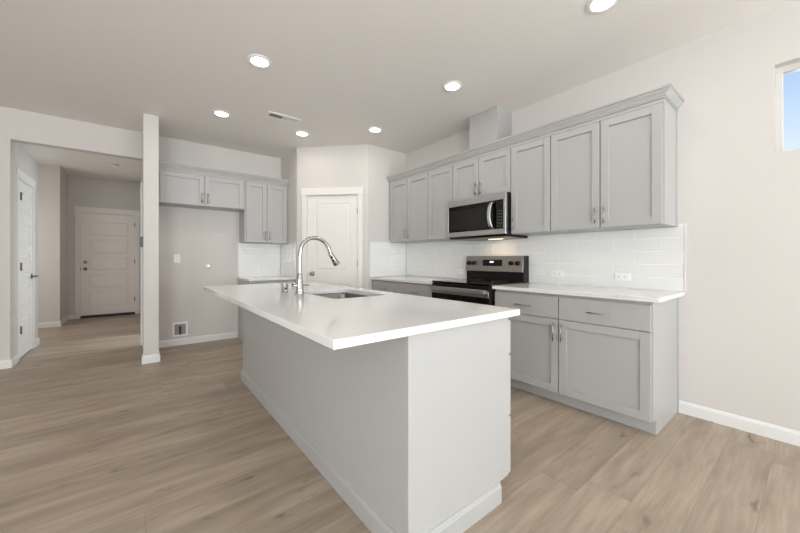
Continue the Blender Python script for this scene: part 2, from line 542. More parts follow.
# ------------------------------------------------------------------ doors
def panel_door(root, f, u0, u1, z0, z1, d, panels, mat, th=0.04):
    """slab with recessed panels; panels = [(u0, u1, z0, z1)]"""
    b_ = MB(f)
    rec = 0.012
    b_.box(u0, u1, d + rec, d + th, z0, z1)
    us = sorted({u0, u1} | {p[0] for p in panels} | {p[1] for p in panels})
    pu0, pu1 = panels[0][0], panels[0][1]
    b_.box(u0, pu0, d, d + rec, z0, z1); b_.box(pu1, u1, d, d + rec, z0, z1)
    zs = [z0]
    for p in sorted(panels, key=lambda p: p[2]):
        zs += [p[2], p[3]]
    zs.append(z1)
    for k in range(0, len(zs), 2):
        b_.box(pu0, pu1, d, d + rec, zs[k], zs[k + 1])
    o = b_.build('door_panel', mat, root, 0.003, 2)
    for p in panels:   # raised fields
        MB(f).frustum(p[0] + 0.012, p[1] - 0.012, p[2] + 0.012, p[3] - 0.012, d + 0.003, d + rec + 0.002, 0.018).build('raised_panel', mat, o)
    return o


def casing(root, f, u0, u1, z1, w, head, mat='trim', th=0.016, ov=0.012):
    b_ = MB(f)
    b_.box(u0 - w, u0, -th, 0, 0, z1); b_.box(u1, u1 + w, -th, 0, 0, z1)
    b_.box(u0 - w - ov, u1 + w + ov, -th - 0.006, 0, z1, z1 + head)
    o = b_.build('casing', mat, root, 0.002)
    j = MB(f)
    j.box(u0 - 0.0, u0 + 0.006, 0, 0.115, 0, z1 - 0.006); j.box(u1 - 0.006, u1, 0, 0.115, 0, z1 - 0.006); j.box(u0, u1, 0, 0.115, z1 - 0.006, z1)
    j.build('jamb', mat, root)
    return o


def knob(root, f, u, z, d, mat='nickel', r=0.027):
    b_ = MB(f)
    b_.sweep([(u, d, z), (u, d - 0.006, z), (u, d - 0.010, z)], [0.032, 0.032, 0.024], 20)
    b_.sweep([(u, d - 0.010, z), (u, d - 0.030, z), (u, d - 0.036, z), (u, d - 0.046, z), (u, d - 0.056, z), (u, d - 0.062, z)], [0.011, 0.012, 0.020, r, r * 0.92, 0.012], 20)
    return b_.build('knob', mat, root)


def hinge(root, f, u, z, d, mat='dark_nickel', h=0.09):
    b_ = MB(f)
    b_.box(u - 0.010, u + 0.010, d - 0.003, d + 0.002, z - h / 2, z + h / 2)
    b_.cyl((u, d - 0.006, z - h / 2), (u, d - 0.006, z + h / 2), 0.006, 10)
    return b_.build('hinge', mat, root)


# pantry door
pd = thing('door_1', 'white two-panel pantry door in the diagonal corner behind the faucet', 'door', A + DG * ((DU0 + DU1) / 2), kind='structure')
panel_door(pd, FD, DU0 + 0.008, DU1 - 0.008, 0.012, DZ - 0.010, 0.012, [(DU0 + 0.118, DU1 - 0.118, 0.22, 0.790), (DU0 + 0.118, DU1 - 0.118, 0.985, 1.935)], 'door')
casing(pd, FD, DU0, DU1, DZ, 0.068, 0.095, 'door', ov=0.008)
knob(pd, FD, DU0 + 0.078, 0.942, 0.012)
for z in (1.82, 1.09, 0.25):
    hinge(pd, FD, DU1 - 0.005, z, 0.006, 'nickel')

# entry door at the end of the hall
FG = Frame((0, 8.86, 0), (1, 0, 0), (0, 1, 0))
gd = thing('door_2', 'closed five-panel entry door at the far end of the hall', 'door', ((GX0 + GX1) / 2, 8.86, 0), kind='structure')
gz = [(0.20, 0.50), (0.575, 0.845), (0.92, 1.19), (1.265, 1.535), (1.61, 1.90)]
panel_door(gd, FG, GX0 + 0.008, GX1 - 0.008, 0.045, GZ - 0.010, 0.025, [(GX0 + 0.11, GX1 - 0.11, a, c) for a, c in gz], 'garage_door')
casing(gd, FG, GX0, GX1, GZ, 0.066, 0.105, 'door')
knob(gd, FG, GX0 + 0.072, 0.956, 0.025, 'dark_nickel')
b_ = MB(FG); b_.sweep([(GX0 + 0.072, 0.025, 1.09), (GX0 + 0.072, 0.010, 1.09), (GX0 + 0.072, 0.004, 1.09)], [0.030, 0.030, 0.022], 20)
b_.box(GX0 + 0.067, GX0 + 0.077, -0.012, 0.006, 1.075, 1.105)
b_.build('deadbolt', 'dark_nickel', gd)
for z in (1.86, 1.10, 0.32):
    hinge(gd, FG, GX1 - 0.008, z, 0.010)
MB(FG).box(GX0 + 0.006, GX1 - 0.006, -0.02, 0.10, 0, 0.040).build('threshold', 'rubber', gd, 0.003)
MB(FG).box(GX0 + 0.001, GX0 + 0.008, -0.004, 0.020, 0.93, 0.985).build('strike_plate', 'dark_nickel', gd)

# closet door in the hall's left wall
FL = Frame((-1.06, 0, 0), (0, 1, 0), (-1, 0, 0))
cd = thing('door_3', 'white five-panel closet door with lever, seen edge-on at the left', 'door', (-1.06, (HY0 + HY1) / 2, 0), kind='structure')
hz = [(0.20, 0.46), (0.58, 0.84), (0.96, 1.20), (1.32, 1.56), (1.68, 1.92)]
panel_door(cd, FL, HY0 + 0.010, HY1 - 0.010, 0.014, HZ - 0.012, 0.001, [(HY0 + 0.115, HY1 - 0.115, a, c) for a, c in hz], 'door')
casing(cd, FL, HY0, HY1, HZ, 0.07, 0.10, 'door', th=0.006)
for z in (1.86, 1.06, 0.34):
    hinge(cd, FL, HY0 + 0.014, z, -0.012)
b_ = MB(FL)
ly = HY1 - 0.065
b_.sweep([(ly, 0.001, 0.93), (ly, -0.006, 0.93)], [0.032, 0.030], 20); b_.cyl((ly, 0.002, 0.93), (ly, -0.055, 0.93), 0.010, 14)
b_.sweep([(ly + 0.008, -0.052, 0.93), (ly - 0.05, -0.054, 0.93), (ly - 0.115, -0.050, 0.928)], [0.010, 0.009, 0.007], 14)
b_.build('lever_handle', 'dark_nickel', cd)

# open doorway on the hall side of the post wall
FP = Frame((0.043, 0, 0), (0, 1, 0), (1, 0, 0))
hd = thing('door_4', 'white casing of the open doorway on the hall side of the post', 'door', (0.043, (PY0 + PY1) / 2, 0), kind='structure')
casing(hd, FP, PY0, PY1, PZ, 0.07, 0.10)
tag(MB(FP).box(4.590, 4.660, -0.030, -0.0005, 1.280, 1.392).build('wall_bracket', 'bracket', None, 0.002), 'small dark metal bracket on the hall side of the post', 'bracket')
MB().box(1.70, 1.82, 5.405, 7.2, 0, CEIL).build('wall_laundry_end', 'wall')
MB().box(0.178, 1.82, 7.2, 7.32, 0, CEIL).build('wall_laundry_far', 'wall')
struct(bpy.data.objects['wall_laundry_end'], 'end wall of the small room behind the hall doorway', 'wall')
struct(bpy.data.objects['wall_laundry_far'], 'far wall of the small room behind the hall doorway', 'wall')


# ------------------------------------------------------------------ cabinets
def bar_pull(parent, f, u, z, length, vertical, d0=0.0):
    b_ = MB(f)
    h = length / 2
    r = 0.0046
    if vertical:
        b_.cyl((u, d0 - 0.027, z - h), (u, d0 - 0.027, z + h), r, 12)
        for s_ in (-1, 1):
            b_.cyl((u, d0, z + s_ * h * 0.70), (u, d0 - 0.027, z + s_ * h * 0.70), r * 0.8, 10)
    else:
        b_.cyl((u - h, d0 - 0.027, z), (u + h, d0 - 0.027, z), r, 12)
        for s_ in (-1, 1):
            b_.cyl((u + s_ * h * 0.70, d0, z), (u + s_ * h * 0.70, d0 - 0.027, z), r * 0.8, 10)
    return b_.build('handle', 'nickel', parent)


def shaker(root, f, u0, u1, z0, z1, stile=0.057, name='door'):
    t, rec = 0.0205, 0.013
    b_ = MB(f)
    b_.box(u0 + stile, u1 - stile, rec, t, z0 + stile, z1 - stile)
    b_.box(u0, u0 + stile, 0, t, z0, z1); b_.box(u1 - stile, u1, 0, t, z0, z1)
    b_.box(u0 + stile, u1 - stile, 0, t, z0, z0 + stile); b_.box(u0 + stile, u1 - stile, 0, t, z1 - stile, z1)
    return b_.build(name, 'cabinet', root, 0.0016, 2)


def drawer(root, f, u0, u1, z0, z1, pull=0.15):
    o = MB(f).box(u0, u1, 0, 0.020, z0, z1).build('drawer', 'cabinet', root, 0.002, 2)
    if pull:
        bar_pull(o, f, (u0 + u1) / 2, (z0 + z1) / 2 - 0.005, pull, False)
    return o


G = 0.002


def wall_cabinet(label, f, u0, u1, z0, z1, depth, doors, group='gray wall cabinets', inset=(0.0, 0.0), door_z=None, pull_len=0.13, scribe=None):
    c = f((u0 + u1) / 2, depth / 2, z0)
    root = thing('wall_cabinet', label, 'cabinet', c, group)
    MB(f).box(u0, u1, 0.0215, depth, z0, z1).build('body', 'cabinet', root, 0.0015)
    dz0, dz1 = door_z if door_z else (z0 + 0.004, z1 - 0.030)
    MB(f).box(u0, u1, 0.004, 0.0214, dz1 + 0.003, z1).build('top_rail', 'cabinet', root, 0.001)
    for (a, e, side) in doors:
        o = shaker(root, f, a + G, e - G, dz0, dz1)
        if side:
            hu = a + 0.030 if side == 'l' else e - 0.030
            bar_pull(o, f, hu, dz0 + 0.028 + pull_len / 2, pull_len, True)
    if scribe is not None:
        MB(f).box(scribe[0], scribe[1], depth - 0.022, depth, z0, z1).build('scribe_strip', 'cabinet', root, 0.001)
    return root


FU = Frame((2.85, 0, 0), (0, 1, 0), (1, 0, 0))    # stove wall, upper door faces
DU = XW - 0.002 - 2.85
Z0, Z1 = 1.389, 2.262
wall_cabinet('tall gray two-door wall cabinet at the open right end of the stove wall', FU, 0.660, 1.464, Z0, Z1, DU,
             [(0.672, 1.063, 'r'), (1.067, 1.463, 'l')], scribe=(0.655, 0.660))
wall_cabinet('single-door gray wall cabinet just right of the microwave', FU, 1.464, 1.860, Z0, Z1, DU, [(1.466, 1.859, 'r')])
wall_cabinet('short two-door gray wall cabinet directly above the microwave', FU, 1.860, 2.622, 1.800, Z1, DU,
             [(1.863, 2.248, 'r'), (2.251, 2.620, 'l')])
wall_cabinet('single-door gray wall cabinet just left of the microwave', FU, 2.622, 3.036, Z0, Z1, DU, [(2.626, 3.033, None)])
wall_cabinet('two-door gray wall cabinet at the pantry end of the stove wall', FU, 3.036, 3.845, Z0, Z1, DU,
             [(3.040, 3.440, 'r'), (3.443, 3.838, 'l')])

FF = Frame((0, 4.955, 0), (1, 0, 0), (0, 1, 0))    # fridge wall, upper door faces
DF = YW - 0.002 - 4.955
wall_cabinet('wide short two-door gray wall cabinet over the empty fridge alcove', FF, 0.186, 1.165, 1.838, 2.262, DF,
             [(0.206, 0.676, 'r'), (0.680, 1.152, 'l')], group=None)
wall_cabinet('narrow two-door gray wall cabinet beside the fridge alcove, above tiles', FF, 1.165, 1.772, 1.385, 2.262, DF,
             [(1.182, 1.463, 'r'), (1.466, 1.752, 'l')], group=None)

# crown mouldings
CR = [(0, 2.2625), (0.006, 2.2625), (0.006, 2.272), (0.012, 2.274), (0.015, 2.284), (0.030, 2.300), (0.036, 2.314), (0.046, 2.317), (0.046, 2.332), (0, 2.332)]
o = MB().moulding([(2.85, 3.866), (2.85, 0.660), (XW - 0.002, 0.660)], CR, 1)
b_ = o; b_.box(2.85, XW - 0.002, 0.660, 3.866, 2.2625, 2.330)
tag(b_.build('crown_molding', 'cabinet'), 'gray crown molding along the top of the stove wall cabinets', 'crown molding')
b_ = MB().moulding([(0.186, 4.955), (1.772, 4.955)], CR, 1); b_.box(0.186, 1.772, 4.955, YW - 0.002, 2.2625, 2.330)
tag(b_.build('crown_molding', 'cabinet'), 'gray crown molding above the fridge alcove cabinets', 'crown molding')
# duct chase
tag(MB().box(2.915, XW - 0.002, 2.065, 2.428, 2.333, CEIL - 0.001).build('duct_chase', 'cabinet', None, 0.001), 'gray boxed duct chase rising from the crown molding to the ceiling', 'duct chase')


# base cabinets
def base_cabinet(name, label, f, u0, u1, depth, fronts, group='gray base cabinets', toe=0.080, scribe=None, top=0.872):
    """fronts = [('drawer'|'door', u0, u1, z0, z1, side)]"""
    root = thing(name, label, 'cabinet', f((u0 + u1) / 2, depth / 2, 0), group)
    b_ = MB(f)
    b_.uprism([(0.0215, 0.10), (0.0215, top), (depth, top), (depth, 0.0), (toe, 0.0), (toe, 0.10)], u0, u1)
    b_.build('body', 'cabinet', root, 0.0015)
    for k, a, e, z0, z1, side in fronts:
        if k == 'drawer':
            drawer(root, f, a + G, e - G, z0, z1)
        else:
            o = shaker(root, f, a + G, e - G, z0, z1)
            if side:
                bar_pull(o, f, a + 0.030 if side == 'l' else e - 0.030, z1 - 0.025 - 0.07, 0.14, True)
    if scribe is not None:
        MB(f).box(scribe[0], scribe[1], depth - 0.022, depth, 0.0, 0.872).build('scribe_strip', 'cabinet', root, 0.001)
    return root


FB = Frame((2.56, 0, 0), (0, 1, 0), (1, 0, 0))
DB = XW - 0.002 - 2.56
base_cabinet('base_cabinet', 'gray base cabinet with two drawers over two doors, right of the range', FB, 0.652, 1.842, DB,
             [('drawer', 0.661, 1.252, 0.680, 0.850, None), ('drawer', 1.255, 1.838, 0.680, 0.850, None),
              ('door', 0.661, 1.252, 0.100, 0.674, 'r'), ('door', 1.255, 1.838, 0.100, 0.674, 'l')], scribe=(0.646, 0.652))
base_cabinet('base_cabinet', 'gray base cabinet left of the range, mostly hidden behind the island', FB, 2.614, 3.866, DB,
             [('drawer', 2.618, 3.243, 0.680, 0.850, None), ('drawer', 3.247, 3.855, 0.680, 0.850, None),
              ('door', 2.618, 3.243, 0.100, 0.674, 'r'), ('door', 3.247, 3.855, 0.100, 0.674, 'l')], top=0.8645)
FFB = Frame((0, 4.680, 0), (1, 0, 0), (0, 1, 0))
base_cabinet('base_cabinet', 'small gray base cabinet in the corner beside the fridge alcove', FFB, 1.148, 1.772, YW - 0.002 - 4.680,
             [('drawer', 1.154, 1.766, 0.680, 0.838, None), ('door', 1.154, 1.766, 0.100, 0.674, 'r')], group=None, top=0.854)

# wall-side countertops
CT0, CT1 = 0.8735, 0.903
tag(MB().box(2.530, XW - 0.002, 0.612, 1.846, CT0, CT1).build('countertop', 'quartz', None, 0.002, 2), 'white quartz countertop right of the range', 'countertop')
tag(MB().box(2.530, XW - 0.002, 2.610, 3.868, 0.866, 0.896).build('countertop', 'quartz', None, 0.002, 2), 'white quartz countertop left of the range, running to the pantry corner', 'countertop')
tag(MB().box(1.140, 1.774, 4.650, YW - 0.002, 0.8555, 0.885).build('countertop', 'quartz', None, 0.002, 2), 'short white quartz countertop in the corner beside the fridge alcove', 'countertop')


# ------------------------------------------------------------------ tile backsplashes
def tiles(root, f, u0, u1, z0, z1, joint, name, extra=None):
    """running bond 12x4 inch tiles; front at d = 0, wall at d = 0.010"""
    pu, pz, g = 0.305, 0.1025, 0.0025
    b_ = MB(f)
    gz_ = MB(f)
    gz_.box(u0, u1, 0.0045, 0.010, z0, z1)
    r = 0
    zz = 1.412
    rows = []
    while zz > z0 + 0.01:
        rows.append((max(z0, zz - pz), zz, r)); zz -= pz; r += 1
    for za, zb, r in rows:
        k0 = joint + (0.0 if r % 2 == 0 else -0.1525)
        u = k0 - pu * math.ceil((k0 - u0) / pu)
        while u < u1:
            a, e = max(u, u0), min(u + pu, u1)
            top = min(zb, z1)
            if e - a > 0.012 and top - za > 0.012:
                b_.frustum(a + g / 2, e - g / 2, za + g / 2, top - g / 2, 0.0012, 0.009, 0.0035)
            u += pu
    if extra:
        a, e, za, zb = extra
        gz_.box(a, e, 0.0045, 0.010, za, zb)
        b_.frustum(a + g / 2, e - g / 2, za + g / 2, zb - g / 2, 0.0, 0.009, 0.004)
    o = gz_.build(name, 'grout', root)
    b_.build('tiles', 'tile', o)
    return o


ts = thing('tile_backsplash', 'white subway tile backsplash along the stove wall and pantry return', 'backsplash', (XW - 0.006, 2.2, CT1))
FT = Frame((XW - 0.011, 0, 0), (0, 1, 0), (1, 0, 0))
tiles(ts, FT, 0.615, 3.858, CT1 + 0.0005, 1.387, 0.928, 'wall_run', extra=(0.615, 0.652, 1.387, 1.408))
MB(FT).box(0.606, 0.6145, -0.001, 0.010, CT1 + 0.0005, 1.410).build('edge_trim', 'edge_trim', ts)
FTR = Frame((0, 3.87 - 0.011, 0), (1, 0, 0), (0, 1, 0))
tiles(ts, FTR, 2.530, XW - 0.012, CT1 + 0.0005, 1.387, 2.85, 'return_run')
tf = thing('tile_backsplash', 'white subway tile backsplash in the corner beside the fridge alcove', 'backsplash', (1.47, YW - 0.006, 0.8855))
FTF = Frame((0, YW - 0.011, 0), (1, 0, 0), (0, 1, 0))
tiles(tf, FTF, 1.148, 1.763, 0.8855, 1.383, 1.40, 'wall_run')
FTS = Frame((1.775 - 0.011, 0, 0), (0, 1, 0), (1, 0, 0))
tiles(tf, FTS, 4.655, YW - 0.012, 0.8855, 1.383, 4.85, 'return_run')


# outlets
def outlet(f, u, z, label, horiz=True, group='duplex outlets on the tiles'):
    root = thing('wall_outlet', label, 'outlet', f(u, 0, z), group)
    w, h = (0.115, 0.072) if horiz else (0.072, 0.115)
    MB(f).frustum(u - w / 2, u + w / 2, z - h / 2, z + h / 2, -0.006, -0.0005, 0.003).build('cover_plate', 'plastic', root)
    for s_ in (-1, 1):
        du, dz = (s_ * 0.020, 0) if horiz else (0, s_ * 0.020)
        o = MB(f).box(u + du - 0.015, u + du + 0.015, -0.008, -0.006, z + dz - 0.014, z + dz + 0.014).build('socket_face', 'plastic', root, 0.003, 2)
        b_ = MB(f)
        for q in (-1, 1):
            if horiz:
                b_.box(u + du - 0.006, u + du + 0.005, -0.0085, -0.008, z + q * 0.006 - 0.0015, z + q * 0.006 + 0.0015)
            else:
                b_.box(u + q * 0.006 - 0.0015, u + q * 0.006 + 0.0015, -0.0085, -0.008, z + dz - 0.006, z + dz + 0.005)
        b_.cyl((u + du + (0.010 if horiz else 0), -0.0085, z + dz - (0 if horiz else 0.010)), (u + du + (0.010 if horiz else 0), -0.008, z + dz - (0 if horiz else 0.010)), 0.0025, 8)
        b_.build('slots', 'socket', o)
    return root


outlet(FT, 1.013, 0.998, 'white double outlet on the tiles above the right countertop, nearest the tile edge')
outlet(FT, 1.560, 1.006, 'white double outlet on the tiles between the range and the right end')
outlet(FT, 2.767, 0.992, 'white double outlet on the tiles just left of the range')
outlet(FTF, 1.395, 1.000, 'white outlet on the tiles in the corner beside the fridge alcove', False)

# fridge alcove fittings
FW = Frame((0, YW, 0), (1, 0, 0), (0, 1, 0))
outlet(FW, 0.404, 1.155, 'white wall outlet plate inside the fridge alcove beside the post', False, None)
rt = thing('round_wall_plate', 'small round white plate with metal centre on the alcove wall', 'wall plate', (0.765, YW, 1.051))
MB(FW).sweep([(0.765, -0.0005, 1.051), (0.765, -0.010, 1.051), (0.765, -0.016, 1.051)], [0.036, 0.034, 0.024], 24).build('plate', 'plastic', rt)
MB(FW).sweep([(0.765, -0.016, 1.051), (0.765, -0.026, 1.051)], [0.013, 0.012], 16).build('plug', 'nickel', rt)
wb = thing('water_valve_box', 'square white water valve box low on the fridge alcove wall', 'valve box', (0.437, YW, 0.11))
b_ = MB(FW)
x0, x1, z0, z1, t_ = 0.350, 0.524, 0.118, 0.305, 0.024
b_.box(x0, x1, -0.012, -0.0005, z0, z0 + t_); b_.box(x0, x1, -0.012, -0.0005, z1 - t_, z1)
b_.box(x0, x0 + t_, -0.012, -0.0005, z0 + t_, z1 - t_); b_.box(x1 - t_, x1, -0.012, -0.0005, z0 + t_, z1 - t_)
b_.build('box_frame', 'plastic', wb, 0.002)
MB(FW).box(x0 + t_, x1 - t_, -0.003, -0.0005, z0 + t_, z1 - t_).build('box_back', 'box_gray', wb)
b_ = MB(FW); xc = 0.437
b_.cyl((xc, -0.013, z0 + t_), (xc, -0.013, 0.235), 0.009, 12); b_.cyl((xc - 0.012, -0.013, 0.185), (xc + 0.016, -0.013, 0.185), 0.008, 12)
b_.cyl((xc, -0.005, 0.235), (xc, -0.030, 0.235), 0.016, 14)
b_.build('shutoff_valve', 'brass', wb)

# ------------------------------------------------------------------ island
IX0, IX1, IY0, IY1 = 0.779, 1.436, 0.935, 3.400
IT0, IT1 = 0.870, 0.9005
isl = thing('kitchen_island', 'long gray kitchen island cabinet under a white top in the middle of the room', 'kitchen island', ((IX0 + IX1) / 2, (IY0 + IY1) / 2, 0))
MB().box(IX0, IX0 + 0.018, IY0 + 0.018, IY1 - 0.018, 0, IT0).build('back_panel', 'cabinet', isl, 0.0012)
FI = Frame((0, 0, 0), (0, 1, 0), (1, 0, 0))
for ya in (IY0, IY1 - 0.018):
    b_ = MB(FI); b_.uprism([(IX0, 0), (1.338, 0), (1.338, 0.088), (1.415, 0.095), (1.415, IT0), (IX0, IT0)], ya, ya + 0.018)
    b_.build('end_panel', 'cabinet', isl, 0.0012)
MB().box(1.322, 1.337, IY0 + 0.018, IY1 - 0.018, 0, 0.088).build('toe_kick', 'cabinet', isl)
MB().box(IX0 + 0.018, 1.414, IY0 + 0.018, IY1 - 0.018, 0.0885, 0.105).build('bottom_panel', 'cabinet', isl)
IB = [(0, 0), (0.014, 0), (0.014, 0.074), (0.011, 0.079), (0.007, 0.082), (0.006, 0.090), (0, 0.092)]
MB().moulding([(1.338, IY1), (IX0, IY1), (IX0, IY0), (1.338, IY0)], IB, 1).build('baseboard', 'cabinet', isl)
FIS = Frame((1.436, 0, 0), (0, 1, 0), (-1, 0, 0))
for z0, z1 in ((0.681, 0.845), (0.381, 0.675), (0.100, 0.375)):
    drawer(isl, FIS, IY0 + 0.003, 1.385, z0, z1)
for a, e, side in ((1.389, 1.885, 'r'), (1.889, 2.385, 'l')):
    o = shaker(isl, FIS, a, e, 0.100, 0.845); bar_pull(o, FIS, e - 0.03 if side == 'r' else a + 0.03, 0.74, 0.14, True)
for a, e, side in ((2.389, 2.875, 'r'), (2.879, IY1 - 0.003, 'l')):
    drawer(isl, FIS, a, e, 0.694, 0.845)
    o = shaker(isl, FIS, a, e, 0.100, 0.688); bar_pull(o, FIS, e - 0.03 if side == 'r' else a + 0.03, 0.59, 0.14, True)

# island top with the sink cut-out
SX0, SX1, SY0, SY1, SR = 0.942, 1.345, 1.830, 2.430, 0.05


def rrect(x0, x1, y0, y1, r, n=6):
    out = []
    for cx, cy, a0 in ((x1 - r, y1 - r, 0), (x0 + r, y1 - r, 90), (x0 + r, y0 + r, 180), (x1 - r, y0 + r, 270)):
        for k in range(n + 1):
            a = R(a0 + 90 * k / n)
            out.append((cx + r * math.cos(a), cy + r * math.sin(a)))
    return out


b_ = MB()
bm = b_.bm
CX0, CX1, CY0, CY1 = 0.460, 1.463, 0.903, 3.430
outer = [bm.verts.new((x, y, IT1)) for x, y in ((CX0, CY0), (CX1, CY0), (CX1, CY1), (CX0, CY1))]
inner = [bm.verts.new((x, y, IT1)) for x, y in rrect(SX0, SX1, SY0, SY1, SR)]
ed = []
for lp in (outer, inner):
    for i in range(len(lp)):
        ed.append(bm.edges.new((lp[i], lp[(i + 1) % len(lp)])))
bmesh.ops.triangle_fill(bm, use_beauty=True, edges=ed)
for f_ in [f_ for f_ in bm.faces if all(v in inner for v in f_.verts)]:
    bm.faces.remove(f_)
ex = bmesh.ops.extrude_face_region(bm, geom=list(bm.faces))
bmesh.ops.translate(bm, verts=[v for v in ex['geom'] if isinstance(v, bmesh.types.BMVert)], vec=(0, 0, -(IT1 - IT0)))
tag(b_.build('island_countertop', 'quartz', None, 0.002, 2), 'large white quartz countertop with a sink cut-out on the kitchen island', 'countertop')

# sink
sk = thing('kitchen_sink', 'undermount stainless steel sink set in the island countertop', 'sink', ((SX0 + SX1) / 2, (SY0 + SY1) / 2, 0.66))
b_ = MB(); bm = b_.bm
loops = []
for gx, z, r in ((0.020, IT0 - 0.003, 0.06), (0.002, IT0 - 0.003, 0.05), (-0.001, IT0 - 0.014, 0.05), (-0.012, 0.69, 0.05), (-0.022, 0.672, 0.045), (-0.045, 0.668, 0.035), (-0.15, 0.664, 0.03)):
    loops.append([bm.verts.new((x, y, z)) for x, y in rrect(SX0 - gx, SX1 + gx, SY0 - gx, SY1 + gx, r)])
for i in range(len(loops) - 1):
    n = len(loops[i])
    for k in range(n):
        f_ = bm.faces.new((loops[i][k], loops[i][(k + 1) % n], loops[i + 1][(k + 1) % n], loops[i + 1][k])); f_.smooth = True
bm.faces.new(loops[-1])
o = b_.build('bowl', 'steel_sink', sk)
sm = o.modifiers.new('wall', 'SOLIDIFY'); sm.thickness = 0.0015; sm.offset = 1
MB().ring_disc(((SX0 + SX1) / 2, (SY0 + SY1) / 2), [(0.045, 0.6655), (0.045, 0.668), (0.030, 0.668), (0.026, 0.6655)]).build('drain_ring', 'chrome', sk)

# faucet
FX, FY = 0.889, 2.257
fa = thing('kitchen_faucet', 'tall chrome gooseneck pull-down faucet beside the island sink', 'faucet', (FX, FY, IT1))
MB().lathe((FX, FY), [(0.033, IT1 + 0.0005), (0.033, IT1 + 0.006), (0.030, IT1 + 0.012), (0.026, IT1 + 0.05), (0.0205, IT1 + 0.10), (0.0175, IT1 + 0.135), (0.0165, IT1 + 0.14)]).build('base', 'chrome', fa)
pts = spline([(FX, FY, IT1 + 0.14), (FX, FY, 1.12), (FX + 0.002, FY, 1.185), (FX + 0.016, FY, 1.243), (FX + 0.056, FY, 1.285), (FX + 0.108, FY, 1.298), (FX + 0.163, FY, 1.286), (FX + 0.206, FY, 1.250), (FX + 0.228, FY, 1.205), (FX + 0.234, FY, 1.186)], 8)
MB().sweep(pts, 0.0140, 20).build('neck', 'chrome', fa)
p0 = Vector((FX + 0.2335, FY, 1.188)); dh = Vector((0.052, 0, -0.080)).normalized()
pp = [tuple(p0 + dh * t) for t in (0, 0.004, 0.010, 0.05, 0.094, 0.100)]
hd_ = MB().sweep(pp, [0.0150, 0.0175, 0.0175, 0.0195, 0.0250, 0.0230], 22).build('spray_head', 'nickel', fa)
MB().sweep([tuple(p0 + dh * t) for t in (0.0995, 0.1015)], [0.018, 0.017], 20).build('nozzle', 'black', hd_)
b_ = MB()
for t in (0.030, 0.058):
    q = Vector((-0.62, -0.75, -0.25)).normalized(); c = p0 + dh * t + q * (0.0175 + 0.03 * (t - 0.03)); b_.sweep([tuple(c), tuple(c + q * 0.004)], [0.009, 0.008], 12)
b_.build('spray_button', 'black', hd_)
b_ = MB(); hz_ = IT1 + 0.060
b_.cyl((FX - 0.005, FY, hz_), (FX - 0.050, FY + 0.020, hz_), 0.017, 18)
b_.sweep([(FX - 0.045, FY + 0.018, hz_), (FX - 0.030, FY + 0.055, hz_ + 0.002), (FX + 0.085, FY + 0.035, hz_ - 0.004)], [0.005, 0.005, 0.004], 10)
b_.build('lever', 'chrome', fa)
# soap dispenser / air gap
sd = thing('air_gap_cap', 'short chrome cylinder standing on the island top left of the faucet', 'air gap', (0.843, 2.43, IT1))
MB().lathe((0.843, 2.43), [(0.025, IT1 + 0.0005), (0.025, IT1 + 0.004), (0.022, IT1 + 0.006), (0.022, IT1 + 0.062), (0.019, IT1 + 0.068)]).build('cap', 'chrome', sd)
b_ = MB(); b_.cyl((0.843, 2.4085, IT1 + 0.030), (0.843, 2.4065, IT1 + 0.030), 0.006, 12); b_.build('vent_hole', 'black', sd)

# ------------------------------------------------------------------ range
RY0, RY1 = 1.852, 2.602
rg = thing('kitchen_range', 'stainless and black electric range with knob backguard under the microwave', 'range', (2.83, (RY0 + RY1) / 2, 0))
MB(FS).box(RY0, RY1, 2.535, 3.150, 0.03, 0.896).build('body', 'black', rg, 0.002)
for y in (RY0 + 0.05, RY1 - 0.05):
    for x in (2.60, 3.08):
        MB(FS).cyl((y, x, 0), (y, x, 0.03), 0.018, 12).build('foot', 'black', rg)
ck = MB(FS).box(RY0 - 0.001, RY1 + 0.001, 2.505, 3.069, 0.8965, 0.914).build('cooktop', 'black_glass', rg, 0.004, 2)
for y, x, r in ((RY0 + 0.20, 2.66, 0.105), (RY1 - 0.20, 2.66, 0.085), (RY0 + 0.20, 2.93, 0.080), (RY1 - 0.20, 2.93, 0.105)):
    MB(FS).ring_disc((y, x), [(r, 0.9141), (r, 0.9145), (r - 0.003, 0.9145), (r - 0.003, 0.9141)], 40).build('burner_ring', 'gray_mark', ck)
od = MB(FS).box(RY0 + 0.004, RY1 - 0.004, 2.500, 2.534, 0.255, 0.893).build('oven_door', 'black', rg, 0.003, 2)
b_ = MB(FS); b_.box(RY0 + 0.004, RY1 - 0.004, 2.493, 2.4995, 0.788, 0.846)
b_.build('door_trim', 'steel', od, 0.001)
MB(FS).box(RY0 + 0.004, RY1 - 0.004, 2.496, 2.4995, 0.262, 0.786).build('door_glass', 'black_glass', od)
b_ = MB(FS); hy0, hy1 = RY0 + 0.020, RY1 - 0.055
b_.box(hy0 + 0.03, hy1, 2.446, 2.462, 0.824, 0.864)
b_.box(hy0, hy0 + 0.03, 2.446, 2.4925, 0.826, 0.862); b_.box(hy1 - 0.02, hy1, 2.462, 2.4925, 0.826, 0.862)
b_.build('handle', 'steel_bright', od, 0.004, 2)
sdw = MB(FS).box(RY0 + 0.004, RY1 - 0.004, 2.505, 2.534, 0.05, 0.248).build('storage_drawer', 'steel', rg, 0.003, 2)
